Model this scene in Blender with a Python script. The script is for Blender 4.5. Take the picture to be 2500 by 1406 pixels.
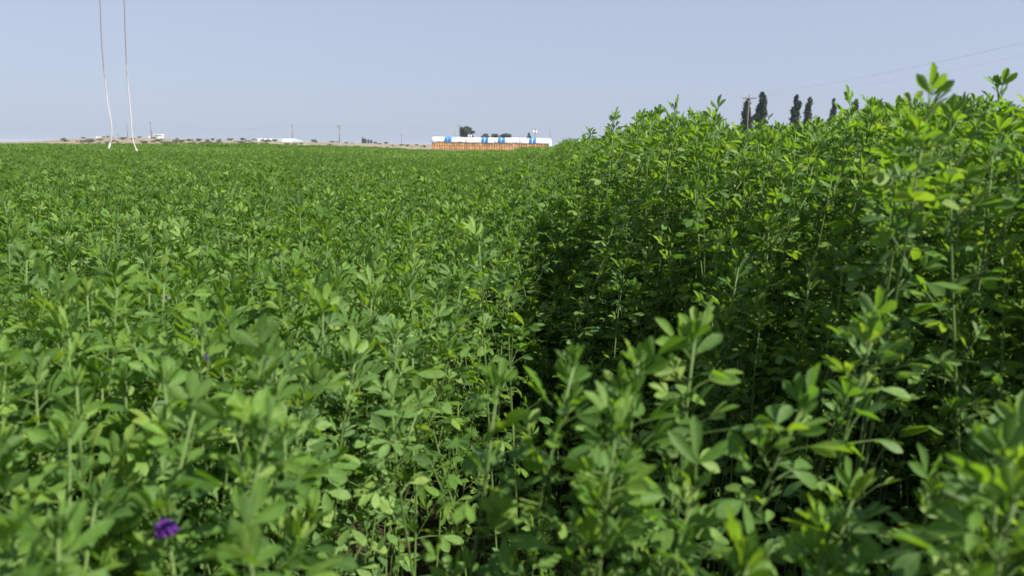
import bpy, math, random
import numpy as np
from mathutils import Matrix, Vector

scene = bpy.context.scene
for o in list(bpy.data.objects):
    bpy.data.objects.remove(o)
rng = np.random.default_rng(7)
random.seed(7)
R = math.radians

# ------------------------------------------------------------------ camera
EYE = 0.87
FPX = 1750.0                       # focal length in pixels of the 2500 px wide frame
PITCH, ROLL = R(11.0), R(0.70)
cam_d = bpy.data.cameras.new("camera")
cam = bpy.data.objects.new("camera", cam_d)
scene.collection.objects.link(cam)
scene.camera = cam
cam_d.sensor_width = 36.0
cam_d.lens = 36.0 * FPX / 2500.0
cam_d.clip_start = 0.02
cam_d.clip_end = 20000
cam_d.dof.use_dof = True
cam_d.dof.focus_distance = 2.6
cam_d.dof.aperture_fstop = 7.2
CM = Matrix.Rotation(R(90) - PITCH, 4, 'X') @ Matrix.Rotation(ROLL, 4, 'Z')
cam.matrix_world = Matrix.Translation((0, 0, EYE)) @ CM
CR = np.array(CM.to_3x3())

# ------------------------------------------------------------------ world, sun, exposure
SUN_AZ, SUN_EL = R(120), R(46)     # azimuth clockwise from +Y (the view direction)
world = bpy.data.worlds.new("World")
scene.world = world
world.use_nodes = True
wn, wl = world.node_tree.nodes, world.node_tree.links
wn.clear()
wo = wn.new('ShaderNodeOutputWorld'); bg = wn.new('ShaderNodeBackground'); sky = wn.new('ShaderNodeTexSky')
sky.sky_type = 'NISHITA'
sky.sun_disc = False
sky.sun_elevation = SUN_EL
sky.sun_rotation = SUN_AZ
sky.altitude = 400
sky.air_density = 1.0
sky.dust_density = 1.6
sky.ozone_density = 2.0
hz = wn.new('ShaderNodeMix'); hz.data_type = 'RGBA'; hz.inputs[0].default_value = 0.68; hz.inputs[7].default_value = (4.15, 4.85, 6.5, 1)
hs = wn.new('ShaderNodeHueSaturation')
hs.inputs['Hue'].default_value = 0.515
hs.inputs['Saturation'].default_value = 0.62
wl.new(sky.outputs[0], hs.inputs['Color']); wl.new(hs.outputs[0], hz.inputs[6]); wl.new(hz.outputs[2], bg.inputs[0]); wl.new(bg.outputs[0], wo.inputs[0])
bg.inputs['Strength'].default_value = 0.0555
sun_d = bpy.data.lights.new("sun", 'SUN')
sun_d.energy = 4.6
sun_d.angle = R(0.5)
sun_d.color = (1.0, 0.93, 0.82)
sun = bpy.data.objects.new("sun", sun_d)
scene.collection.objects.link(sun)
SUN_DIR = Vector((math.sin(SUN_AZ) * math.cos(SUN_EL), math.cos(SUN_AZ) * math.cos(SUN_EL), math.sin(SUN_EL)))
sun.rotation_euler = SUN_DIR.to_track_quat('Z', 'Y').to_euler()
sun.location = (40, -30, 60)
vs = scene.view_settings
vs.view_transform = 'Standard'; vs.look = 'None'; vs.gamma = 1.0; vs.use_curve_mapping = False
vs.exposure = 1.12
scene.render.engine = 'CYCLES'
cy = scene.cycles
cy.max_bounces = 8; cy.diffuse_bounces = 4; cy.glossy_bounces = 2; cy.transmission_bounces = 4; cy.transparent_max_bounces = 4
cy.volume_bounces = 1
cy.use_denoising = True
cy.sample_clamp_indirect = 4.0

# ------------------------------------------------------------------ helpers
def ray(u, v):
    d = np.array([(u - 1250.0) / FPX, -(v - 703.0) / FPX, -1.0])
    return CR @ d

def P(u, v, Y):
    """world point seen at photo pixel (u, v), Y metres ahead"""
    d = ray(u, v)
    return np.array([0, 0, EYE]) + d * (Y / d[1])

def UV(p):
    q = CR.T @ (np.asarray(p, float) - np.array([0, 0, EYE]))
    return 1250 + FPX * q[0] / -q[2], 703 - FPX * q[1] / -q[2], -q[2]

def smooth(a, b, x):
    t = np.clip((np.asarray(x, float) - a) / (b - a), 0, 1)
    return t * t * (3 - 2 * t)

def tag(o, label=None, cat=None, group=None, kind=None):
    if label: o['label'] = label
    if cat: o['category'] = cat
    if group: o['group'] = group
    if kind: o['kind'] = kind
    return o

COL = scene.collection
def link(name, data, parent=None, loc=None):
    o = bpy.data.objects.new(name, data)
    COL.objects.link(o)
    if parent is not None: o.parent = parent
    if loc is not None: o.location = loc
    return o

def empty(name, loc, rz=0.0):
    o = link(name, None, loc=tuple(loc))
    o.rotation_euler.z = rz
    o.empty_display_size = 0.1
    return o

class MB:
    """collects vertices and faces of ONE mesh"""
    def __init__(s): s.v, s.f = [], []
    def add(s, verts, faces):
        n = len(s.v); s.v += [tuple(map(float, q)) for q in verts]; s.f += [tuple(i + n for i in q) for q in faces]
    def box(s, c, size, rz=0.0):
        x, y, z = [q / 2 for q in size]; ca, sa = math.cos(rz), math.sin(rz)
        vs_ = []
        for dz in (-z, z):
            for dx, dy in ((-x, -y), (x, -y), (x, y), (-x, y)):
                vs_.append((c[0] + dx * ca - dy * sa, c[1] + dx * sa + dy * ca, c[2] + dz))
        s.add(vs_, [(3, 2, 1, 0), (4, 5, 6, 7), (0, 1, 5, 4), (1, 2, 6, 5), (2, 3, 7, 6), (3, 0, 4, 7)])
    def tube(s, pts, radii, n=6, cap=True):
        pts = [np.array(p, float) for p in pts]
        if not hasattr(radii, '__len__'): radii = [radii] * len(pts)
        rings = []
        ref = None
        for i, p in enumerate(pts):
            t = pts[min(i + 1, len(pts) - 1)] - pts[max(i - 1, 0)]
            t /= np.linalg.norm(t) + 1e-12
            if ref is None:
                ref = np.cross(t, (0, 0, 1.0)) if abs(t[2]) < 0.9 else np.cross(t, (0, 1.0, 0))
            a = ref - t * ref.dot(t); a /= np.linalg.norm(a) + 1e-12
            ref = a
            b = np.cross(t, a)
            rings.append([p + radii[i] * (math.cos(2 * math.pi * k / n) * a + math.sin(2 * math.pi * k / n) * b) for k in range(n)])
        vs_ = [q for r in rings for q in r]; fs = []
        for i in range(len(pts) - 1):
            for k in range(n):
                fs.append((i * n + k, i * n + (k + 1) % n, (i + 1) * n + (k + 1) % n, (i + 1) * n + k))
        if cap:
            fs.append(tuple(range(n - 1, -1, -1))); fs.append(tuple(range((len(pts) - 1) * n, len(pts) * n)))
        s.add(vs_, fs)
    def mesh(s, name, mat, smooth_=False):
        me = bpy.data.meshes.new(name)
        me.from_pydata(s.v, [], s.f)
        me.materials.append(mat)
        if smooth_: me.polygons.foreach_set('use_smooth', [True] * len(me.polygons))
        me.update()
        return me
    def obj(s, name, mat, parent=None, loc=None, smooth_=False):
        return link(name, s.mesh(name, mat, smooth_), parent, loc)

# ------------------------------------------------------------------ materials
def new_mat(name):
    m = bpy.data.materials.new(name); m.use_nodes = True
    n = m.node_tree.nodes; n.clear()
    out = n.new('ShaderNodeOutputMaterial')
    return m, n, m.node_tree.links, out

def ramp(n, stops):
    r = n.new('ShaderNodeValToRGB'); e = r.color_ramp.elements
    while len(e) < len(stops): e.new(0.5)
    for el, (p, c) in zip(e, stops):
        el.position = p; el.color = (*c, 1)
    return r

def noise_mat(name, stops, scale=5.0, rough=0.9, detail=6, bump=0.0, bump_scale=None, coord='Object', spec=0.2, stretch=None):
    m, n, l, out = new_mat(name)
    p = n.new('ShaderNodeBsdfPrincipled'); p.inputs['Roughness'].default_value = rough; p.inputs['Specular IOR Level'].default_value = spec
    tc = n.new('ShaderNodeTexCoord'); nz = n.new('ShaderNodeTexNoise')
    nz.inputs['Scale'].default_value = scale; nz.inputs['Detail'].default_value = detail
    src = tc.outputs[coord]
    if stretch:
        mp = n.new('ShaderNodeMapping'); mp.inputs['Scale'].default_value = stretch
        l.new(src, mp.inputs[0]); src = mp.outputs[0]
    l.new(src, nz.inputs['Vector'])
    r = ramp(n, stops); l.new(nz.outputs['Fac'], r.inputs[0]); l.new(r.outputs[0], p.inputs['Base Color'])
    if bump:
        nb = n.new('ShaderNodeTexNoise'); nb.inputs['Scale'].default_value = bump_scale or scale * 4; nb.inputs['Detail'].default_value = 4
        l.new(src, nb.inputs['Vector'])
        b = n.new('ShaderNodeBump'); b.inputs['Strength'].default_value = bump
        l.new(nb.outputs['Fac'], b.inputs['Height']); l.new(b.outputs[0], p.inputs['Normal'])
    l.new(p.outputs[0], out.inputs[0])
    return m

def leaf_mat(name, stops, tstops, trans=0.44, rough=0.56, spec=0.30, mid=True):
    """two-sided leaf: reflecting face + light coming through; colour varies leaf by leaf"""
    m, n, l, out = new_mat(name)
    at = n.new('ShaderNodeAttribute'); at.attribute_name = 'tint'
    oi = n.new('ShaderNodeObjectInfo')
    ad = n.new('ShaderNodeMath'); ad.operation = 'ADD'
    l.new(at.outputs['Fac'], ad.inputs[0]); l.new(oi.outputs['Random'], ad.inputs[1])
    fr = n.new('ShaderNodeMath'); fr.operation = 'FRACT'; l.new(ad.outputs[0], fr.inputs[0])
    r1 = ramp(n, stops); l.new(fr.outputs[0], r1.inputs[0])
    r2 = ramp(n, tstops); l.new(fr.outputs[0], r2.inputs[0])
    col = r1.outputs[0]
    geo = n.new('ShaderNodeNewGeometry')
    # paler, greyer underside
    und = n.new('ShaderNodeMix'); und.data_type = 'RGBA'
    und.inputs[7].default_value = (0.12, 0.17, 0.08, 1)
    ub = n.new('ShaderNodeMath'); ub.operation = 'MULTIPLY'; ub.inputs[1].default_value = 0.25
    l.new(geo.outputs['Backfacing'], ub.inputs[0]); l.new(ub.outputs[0], und.inputs[0]); l.new(col, und.inputs[6])
    col = und.outputs[2]
    if mid:
        am = n.new('ShaderNodeAttribute'); am.attribute_name = 'rib'
        mr = n.new('ShaderNodeMapRange'); mr.inputs[1].default_value = 0.0; mr.inputs[2].default_value = 0.16
        mr.inputs[3].default_value = 0.5; mr.inputs[4].default_value = 0.0
        l.new(am.outputs['Fac'], mr.inputs[0])
        mx = n.new('ShaderNodeMix'); mx.data_type = 'RGBA'; mx.inputs[7].default_value = (0.17, 0.25, 0.075, 1)
        l.new(mr.outputs[0], mx.inputs[0]); l.new(col, mx.inputs[6]); col = mx.outputs[2]
    # blotchy fine variation inside the blade
    tc = n.new('ShaderNodeTexCoord'); nz = n.new('ShaderNodeTexNoise'); nz.inputs['Scale'].default_value = 170; nz.inputs['Detail'].default_value = 3
    l.new(tc.outputs['Object'], nz.inputs['Vector'])
    hv = n.new('ShaderNodeHueSaturation'); vv = n.new('ShaderNodeMapRange')
    vv.inputs[1].default_value = 0.3; vv.inputs[2].default_value = 0.7; vv.inputs[3].default_value = 0.82; vv.inputs[4].default_value = 1.18
    l.new(nz.outputs['Fac'], vv.inputs[0])
    # whole clumps of plants are a little paler or deeper than their neighbours
    pn = n.new('ShaderNodeTexNoise'); pn.inputs['Scale'].default_value = 2.2; pn.inputs['Detail'].default_value = 3; l.new(oi.outputs['Location'], pn.inputs['Vector'])
    pv = n.new('ShaderNodeMapRange'); pv.inputs[1].default_value = 0.32; pv.inputs[2].default_value = 0.68; pv.inputs[3].default_value = 0.76; pv.inputs[4].default_value = 1.24
    l.new(pn.outputs['Fac'], pv.inputs[0])
    ps = n.new('ShaderNodeMapRange'); ps.inputs[1].default_value = 0.32; ps.inputs[2].default_value = 0.68; ps.inputs[3].default_value = 1.02; ps.inputs[4].default_value = 0.84
    l.new(pn.outputs['Fac'], ps.inputs[0]); l.new(ps.outputs[0], hv.inputs['Saturation'])
    pm = n.new('ShaderNodeMath'); pm.operation = 'MULTIPLY'; l.new(vv.outputs[0], pm.inputs[0]); l.new(pv.outputs[0], pm.inputs[1])
    l.new(pm.outputs[0], hv.inputs['Value']); l.new(col, hv.inputs['Color'])
    p = n.new('ShaderNodeBsdfPrincipled')
    p.inputs['Roughness'].default_value = rough; p.inputs['Specular IOR Level'].default_value = spec
    l.new(hv.outputs[0], p.inputs['Base Color'])
    bp = n.new('ShaderNodeBump'); bp.inputs['Strength'].default_value = 0.25; bp.inputs['Distance'].default_value = 0.001
    l.new(nz.outputs['Fac'], bp.inputs['Height']); l.new(bp.outputs[0], p.inputs['Normal'])
    t = n.new('ShaderNodeBsdfTranslucent'); l.new(r2.outputs[0], t.inputs['Color'])
    mix = n.new('ShaderNodeMixShader'); mix.inputs[0].default_value = trans
    l.new(p.outputs[0], mix.inputs[1]); l.new(t.outputs[0], mix.inputs[2]); l.new(mix.outputs[0], out.inputs[0])
    return m

ALF = leaf_mat('alfalfa_leaf',
    [(0.0, (0.048, 0.116, 0.022)), (0.45, (0.080, 0.180, 0.024)), (0.80, (0.120, 0.234, 0.027)), (0.97, (0.150, 0.258, 0.028)), (1.0, (0.17, 0.26, 0.03))],
    [(0.0, (0.14, 0.31, 0.016)), (0.5, (0.23, 0.42, 0.016)), (0.97, (0.29, 0.46, 0.022)), (1.0, (0.33, 0.48, 0.025))])
STEM = noise_mat('alfalfa_stem', [(0.3, (0.055, 0.105, 0.028)), (0.7, (0.115, 0.175, 0.048))], scale=30, rough=0.55)
FLOWER = noise_mat('purple_petal', [(0.3, (0.11, 0.028, 0.26)), (0.7, (0.23, 0.065, 0.40))], scale=300, rough=0.6)
SAGE = leaf_mat('sage_leaf', [(0.0, (0.060, 0.076, 0.046)), (0.6, (0.10, 0.115, 0.070)), (1.0, (0.15, 0.16, 0.10))],
    [(0.0, (0.08, 0.11, 0.03)), (1.0, (0.14, 0.17, 0.06))], trans=0.15, rough=0.7, spec=0.1, mid=False)
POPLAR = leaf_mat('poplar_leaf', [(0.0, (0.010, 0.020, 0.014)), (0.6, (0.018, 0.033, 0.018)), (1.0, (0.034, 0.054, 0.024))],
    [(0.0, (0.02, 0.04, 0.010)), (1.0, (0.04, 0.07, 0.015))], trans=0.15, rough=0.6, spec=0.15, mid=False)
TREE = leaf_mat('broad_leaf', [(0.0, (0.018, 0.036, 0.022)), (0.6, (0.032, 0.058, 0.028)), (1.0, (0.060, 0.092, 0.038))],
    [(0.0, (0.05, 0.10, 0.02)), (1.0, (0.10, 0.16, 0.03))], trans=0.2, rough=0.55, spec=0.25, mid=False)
BARK = noise_mat('bark', [(0.3, (0.07, 0.055, 0.045)), (0.7, (0.15, 0.12, 0.10))], scale=4, bump=0.4)
POLEWOOD = noise_mat('weathered_pole_wood', [(0.3, (0.12, 0.095, 0.08)), (0.7, (0.21, 0.165, 0.14))], scale=3, stretch=(4, 4, 0.4))
METAL = noise_mat('grey_metal', [(0.3, (0.32, 0.33, 0.34)), (0.7, (0.42, 0.43, 0.44))], scale=3, rough=0.45)
WHITEPAINT = noise_mat('white_paint', [(0.3, (0.74, 0.75, 0.76)), (0.7, (0.82, 0.82, 0.82))], scale=2, rough=0.5)
CREAM = noise_mat('cream_siding', [(0.3, (0.44, 0.44, 0.42)), (0.7, (0.52, 0.52, 0.50))], scale=2, rough=0.7)
PORCELAIN = noise_mat('porcelain', [(0.3, (0.30, 0.28, 0.26)), (0.7, (0.4, 0.38, 0.36))], scale=9, rough=0.3)
WIRE = noise_mat('aluminium_wire', [(0.3, (0.10, 0.10, 0.11)), (0.7, (0.16, 0.16, 0.17))], scale=1, rough=0.5)
TARP = noise_mat('white_tarp', [(0.35, (0.74, 0.77, 0.80)), (0.65, (0.86, 0.87, 0.88))], scale=0.6, rough=0.45, bump=0.6, bump_scale=1.3)
BLUE = noise_mat('blue_tarp', [(0.3, (0.020, 0.15, 0.50)), (0.7, (0.035, 0.22, 0.62))], scale=1.2, rough=0.45, bump=0.4, bump_scale=1.3)
GREYTARP = noise_mat('grey_green_tarp', [(0.3, (0.20, 0.28, 0.29)), (0.7, (0.27, 0.35, 0.35))], scale=0.6, rough=0.6)
HOSEM = None

def bale_mat():
    m, n, l, out = new_mat('hay_bale')
    p = n.new('ShaderNodeBsdfPrincipled'); p.inputs['Roughness'].default_value = 0.95; p.inputs['Specular IOR Level'].default_value = 0.1
    tc = n.new('ShaderNodeTexCoord'); nz = n.new('ShaderNodeTexNoise'); nz.inputs['Scale'].default_value = 6; nz.inputs['Detail'].default_value = 8
    oi = n.new('ShaderNodeObjectInfo')
    l.new(tc.outputs['Object'], nz.inputs['Vector'])
    r = ramp(n, [(0.25, (0.32, 0.165, 0.07)), (0.5, (0.46, 0.26, 0.115)), (0.75, (0.60, 0.37, 0.19))])
    l.new(nz.outputs['Fac'], r.inputs[0])
    hv = n.new('ShaderNodeHueSaturation'); mr = n.new('ShaderNodeMapRange'); mr.inputs[3].default_value = 0.78; mr.inputs[4].default_value = 1.2
    l.new(oi.outputs['Random'], mr.inputs[0]); l.new(mr.outputs[0], hv.inputs['Value']); l.new(r.outputs[0], hv.inputs['Color'])
    l.new(hv.outputs[0], p.inputs['Base Color'])
    b = n.new('ShaderNodeBump'); b.inputs['Strength'].default_value = 0.7; b.inputs['Distance'].default_value = 0.05
    l.new(nz.outputs['Fac'], b.inputs['Height']); l.new(b.outputs[0], p.inputs['Normal'])
    l.new(p.outputs[0], out.inputs[0])
    return m
BALE = bale_mat()

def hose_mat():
    """drop hose: dark grey above, pale grey below, the change between broken up by noise"""
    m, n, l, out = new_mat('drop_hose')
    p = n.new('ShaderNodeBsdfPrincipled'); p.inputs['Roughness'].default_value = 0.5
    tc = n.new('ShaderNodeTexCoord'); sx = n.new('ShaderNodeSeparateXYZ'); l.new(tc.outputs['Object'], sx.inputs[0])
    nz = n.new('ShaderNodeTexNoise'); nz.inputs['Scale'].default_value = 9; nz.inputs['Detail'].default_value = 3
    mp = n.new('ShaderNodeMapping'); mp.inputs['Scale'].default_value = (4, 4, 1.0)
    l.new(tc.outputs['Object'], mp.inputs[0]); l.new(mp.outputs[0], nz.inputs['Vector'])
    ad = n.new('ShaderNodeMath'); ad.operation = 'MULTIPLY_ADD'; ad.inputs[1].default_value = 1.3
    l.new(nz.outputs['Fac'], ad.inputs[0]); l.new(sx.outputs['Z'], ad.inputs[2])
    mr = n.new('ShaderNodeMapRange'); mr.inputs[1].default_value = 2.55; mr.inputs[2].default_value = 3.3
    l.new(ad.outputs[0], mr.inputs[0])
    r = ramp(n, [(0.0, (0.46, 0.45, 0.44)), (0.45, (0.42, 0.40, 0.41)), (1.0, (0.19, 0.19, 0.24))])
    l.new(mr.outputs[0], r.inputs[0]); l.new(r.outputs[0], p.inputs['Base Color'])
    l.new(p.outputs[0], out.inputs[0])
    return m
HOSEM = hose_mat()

# ------------------------------------------------------------------ terrain
FIELD_END = 165.0
_tu = np.array([-3.0, -0.80, -0.54, -0.37, -0.20, -0.11, 0.05, 0.6, 3.0])
_tz = np.array([-.25, -.28, 0.0, 0.28, 0.0, -0.45, -0.44, -0.35, -0.30])
# ridge crest: photo column -> photo row of its top
_ru = np.array([-900, -200, 0, 60, 100, 150, 190, 250, 340, 420, 500, 600, 700, 800, 900, 1053, 1200, 1350, 1500, 2600])
_rv = np.array([349, 347.5, 346.6, 346.0, 345, 341, 338.6, 336.2, 337, 340, 342.6, 344, 346.4, 348, 350.5, 353.4, 359, 366, 368, 382])
_rt, _rh = [], []
for _u, _v in zip(_ru, _rv):
    q = P(_u, _v, 310.0)
    _rt.append(q[0] / q[1]); _rh.append(q[2])
_rt, _rh = np.array(_rt), np.array(_rh)

def ground_z(x, y):
    x = np.asarray(x, float); y = np.asarray(y, float)
    r = np.hypot(x, y)
    t = np.where(y > 0.15 * r, x / np.maximum(y, 1e-6), np.sign(x) * 6.0)
    base = np.interp(t, _tu, _tz) * smooth(14, 130, r)
    crest = np.interp(t, _rt, _rh)
    crest = np.where(y > 0.15 * r, crest, 0.0)
    k = smooth(205, 310, y) * (1 - 0.75 * smooth(420, 1400, r))
    lump = (0.22 * np.sin(x * 0.31 + 1.3) * np.sin(y * 0.27) + 0.15 * np.sin(x * 0.83 + y * 0.21)) * smooth(215, 250, y) * (1 - smooth(285, 305, y)) * (1 - smooth(420, 700, r))
    z = base * (1 - k) + crest * k + lump * np.clip(crest, 0, 1)
    # farm pad under the hay stack
    pad = smooth(200, 210, y) * (1 - smooth(232, 240, y)) * smooth(-32, -26, x) * (1 - smooth(14, 20, x))
    return z * (1 - pad) + 0.25 * pad

def build_ground():
    rad = np.concatenate([[0.0], np.geomspace(0.4, 200, 46), np.arange(203, 330, 3.0), np.geomspace(335, 16000, 40)])
    na = 480
    ang = np.linspace(0, 2 * np.pi, na, endpoint=False)
    X = np.outer(rad[1:], np.sin(ang)); Y = np.outer(rad[1:], np.cos(ang))
    Z = ground_z(X, Y)
    v = [(0, 0, 0)] + list(zip(X.ravel(), Y.ravel(), Z.ravel()))
    f = [(0, 1 + (k + 1) % na, 1 + k) for k in range(na)]
    for i in range(len(rad) - 2):
        a = 1 + i * na; b = a + na
        f += [(a + k, a + (k + 1) % na, b + (k + 1) % na, b + k) for k in range(na)]
    me = bpy.data.meshes.new('ground'); me.from_pydata(v, [], f); me.update()
    m, n, l, out = new_mat('dry_soil')
    p = n.new('ShaderNodeBsdfPrincipled'); p.inputs['Roughness'].default_value = 0.95; p.inputs['Specular IOR Level'].default_value = 0.1
    tc = n.new('ShaderNodeTexCoord')
    n1 = n.new('ShaderNodeTexNoise'); n1.inputs['Scale'].default_value = 0.35; n1.inputs['Detail'].default_value = 9; n1.inputs['Roughness'].default_value = 0.7
    l.new(tc.outputs['Object'], n1.inputs['Vector'])
    r1 = ramp(n, [(0.30, (0.11, 0.10, 0.065)), (0.45, (0.19, 0.16, 0.115)), (0.62, (0.26, 0.22, 0.165)), (0.8, (0.33, 0.285, 0.22))])
    l.new(n1.outputs['Fac'], r1.inputs[0])
    # moist dark soil inside the irrigated field
    ln = n.new('ShaderNodeVectorMath'); ln.operation = 'LENGTH'; l.new(tc.outputs['Object'], ln.inputs[0])
    mr = n.new('ShaderNodeMapRange'); mr.inputs[1].default_value = FIELD_END - 6; mr.inputs[2].default_value = FIELD_END + 6
    l.new(ln.outputs['Value'], mr.inputs[0])
    n2 = n.new('ShaderNodeTexNoise'); n2.inputs['Scale'].default_value = 14; n2.inputs['Detail'].default_value = 8
    l.new(tc.outputs['Object'], n2.inputs['Vector'])
    r2 = ramp(n, [(0.3, (0.035, 0.026, 0.018)), (0.7, (0.085, 0.065, 0.045))]); l.new(n2.outputs['Fac'], r2.inputs[0])
    mx = n.new('ShaderNodeMix'); mx.data_type = 'RGBA'
    l.new(mr.outputs[0], mx.inputs[0]); l.new(r2.outputs[0], mx.inputs[6]); l.new(r1.outputs[0], mx.inputs[7])
    l.new(mx.outputs[2], p.inputs['Base Color'])
    b = n.new('ShaderNodeBump'); b.inputs['Strength'].default_value = 0.8; b.inputs['Distance'].default_value = 0.3
    l.new(n1.outputs['Fac'], b.inputs['Height']); l.new(b.outputs[0], p.inputs['Normal'])
    l.new(p.outputs[0], out.inputs[0])
    me.materials.append(m)
    me.polygons.foreach_set('use_smooth', [True] * len(me.polygons))
    tag(link('ground', me), 'dry tan soil plain with a low sandy ridge beyond the green field', kind='structure')
build_ground()

# ------------------------------------------------------------------ haze
def haze():
    m, n, l, out = new_mat('haze')
    v = n.new('ShaderNodeVolumePrincipled'); v.inputs['Density'].default_value = HAZE; v.inputs['Color'].default_value = (.64, .75, .92, 1); v.inputs['Anisotropy'].default_value = 0.2
    l.new(v.outputs[0], out.inputs['Volume'])
    mb = MB(); mb.box((0, 0, 8.0), (33000, 33000, 20.5))
    tag(mb.obj('haze', m), 'thin pale summer haze over the whole plain', kind='stuff')
HAZE = 0.00019
haze()

# ------------------------------------------------------------------ hay stack
SY = 220.0
pl = P(1054, 366, SY); pr = P(1340, 366, SY)
SX0, SX1 = pl[0], pr[0]
SB = 0.27                                # pad height
NB = 47
bw = (SX1 - SX0) / NB; bh = 1.07; bl = 2.45
def bale_mesh(seed):
    r = np.random.default_rng(seed)
    mb = MB()
    w, d, h = bw - 0.09, bl - 0.06, bh - 0.10
    nx, nz_ = 3, 3
    # front and back faces bulge between two strings; corners rounded by small inset
    def ringpts(y, ins):
        pts = []
        x0, x1, z0, z1 = -w / 2 + ins, w / 2 - ins, ins, h - ins
        for t in np.linspace(0, 1, nx, endpoint=False): pts.append((x0 + (x1 - x0) * t, y, z0))
        for t in np.linspace(0, 1, nz_, endpoint=False): pts.append((x1, y, z0 + (z1 - z0) * t))
        for t in np.linspace(0, 1, nx, endpoint=False): pts.append((x1 - (x1 - x0) * t, y, z1))
        for t in np.linspace(0, 1, nz_, endpoint=False): pts.append((x0, y, z1 - (z1 - z0) * t))
        return [(a + r.normal(0, .012), b + r.normal(0, .012), c + r.normal(0, .012)) for a, b, c in pts]
    n = 2 * nx + 2 * nz_
    rings = [ringpts(-d / 2, 0.10), ringpts(-d / 2 + 0.06, 0.0), ringpts(d / 2 - 0.06, 0.0), ringpts(d / 2, 0.10)]
    vs_ = [q for g in rings for q in g]; fs = []
    for i in range(3):
        for k in range(n): fs.append((i * n + k, i * n + (k + 1) % n, (i + 1) * n + (k + 1) % n, (i + 1) * n + k))
    c0 = len(vs_); vs_.append((0, -d / 2 - 0.05, h / 2)); c1 = len(vs_); vs_.append((0, d / 2 + 0.05, h / 2))
    for k in range(n):
        fs.append((c0, (k + 1) % n, k)); fs.append((c1, 3 * n + k, 3 * n + (k + 1) % n))
    mb.add(vs_, fs)
    return mb.mesh('hay_bale', BALE)
bale_meshes = [bale_mesh(100 + i) for i in range(5)]
for row in range(2):
    for k in range(NB):
        o = link('hay_bale', bale_meshes[int(rng.integers(5))], loc=(SX0 + bw * (k + .5), SY + bl / 2 + rng.normal(0, .03), SB + row * bh))
        o.rotation_euler.z = rng.normal(0, .012)
        if k in (0, NB - 1):
            tag(o, '%s brown hay bale at the %s end of the stack under white tarps' % (('lower', 'upper')[row], ('left', 'right')[k > 0]), 'hay bale', ('lower row of hay bales', 'upper row of hay bales')[row])
            continue
        tag(o, ('brown hay bale in the lower row of the stack under white tarps', 'brown hay bale in the upper row of the stack just below the white tarps')[row],
            'hay bale', ('lower row of hay bales', 'upper row of hay bales')[row])
# bales behind and under the tarps: nothing of them can be told apart
mb = MB()
for row in range(3):
    for lane in range(3):
        if lane == 0 and row < 2: continue
        for k in range(0, NB):
            mb.box((SX0 + bw * (k + .5), SY + bl * (lane + .5), SB + (row + .5) * bh), (bw - .06, bl - .06, bh - .10 if row < 2 else bh - .16))
tag(mb.obj('inner_hay', BALE), 'hay bales packed inside the long stack behind the front row', kind='stuff')

# tarps: four long sheets folded over the ridge of the stack
TZ0, TZ1 = EYE + 1.58, EYE + 3.02
def ux(u): return P(u, 350, SY)[0]
tarps = [(1053.4, 1135.7, (1084.5, 1093, 1093.8, 1102.5)), (1135.7, 1206.5, (1174.5, 1182.5, 1184, 1192)),
         (1206.5, 1267.2, (1215.5, 1223.5, 1225, 1233)), (1267.2, 1346.6, (1291.3, 1299, 1301, 1308.5))]
tl = ['white tarp with blue stripes over the left end of the hay stack', 'white tarp with blue stripes second from the left on the hay stack',
      'white tarp with blue stripes third from the left on the hay stack', 'white tarp on the right end of the hay stack reaching down to the ground']
def prof(s, lo):
    """cross-section of the tarp from the front hem over the crown to the back hem, s in 0..1"""
    d = bl * 3
    pts = [(-0.10, lo), (-0.14, lo + .5), (-0.06, TZ1 - .40), (0.45, TZ1 - .06), (d / 2, TZ1 + .10), (d - .4, TZ1 - .06), (d + .06, TZ1 - .40), (d + .12, TZ0)]
    s = s * (len(pts) - 1); i = min(int(s), len(pts) - 2); f = s - i
    return np.array(pts[i]) * (1 - f) + np.array(pts[i + 1]) * f
def sheet(xa, xb, mat, name, parent, off=0.0, n=14, org=(0, 0, 0), hem=0.0, s0=0.0, s1=1.0, skew=0.0):
    mb = MB(); vs_ = []; m = 15
    xs = np.linspace(xa, xb, n)
    for i, x in enumerate(xs):
        sag = 0.05 * math.sin(x * 1.1) + 0.04 * math.sin(x * 2.7 + 1)
        lo = TZ0 + sag + hem - (x - SX0) / (SX1 - SX0) * .06
        for j in range(m):
            y, z = prof(s0 + (s1 - s0) * j / (m - 1), lo)
            wr = 0.025 * math.sin(x * 5.1 + j * 1.7)
            cy_, cz_ = (y - bl * 1.5), (z - TZ0)
            ln_ = math.hypot(cy_, cz_) + 1e-6
            sk = skew * (z - TZ0) / (TZ1 - TZ0) if y < bl * 1.5 else skew
            vs_.append((x + sk - org[0], SY + y + off * cy_ / ln_ + wr * .5 - org[1], z + off * (0.4 if j < 4 else 1) + wr * .6 - org[2]))
    fs = [(i * m + j, i * m + j + 1, (i + 1) * m + j + 1, (i + 1) * m + j) for i in range(n - 1) for j in range(m - 1)]
    mb.add(vs_, fs)
    o = mb.obj(name, mat, parent, smooth_=True)
    md = o.modifiers.new('thickness', 'SOLIDIFY'); md.thickness = 0.012
    return o
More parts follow.
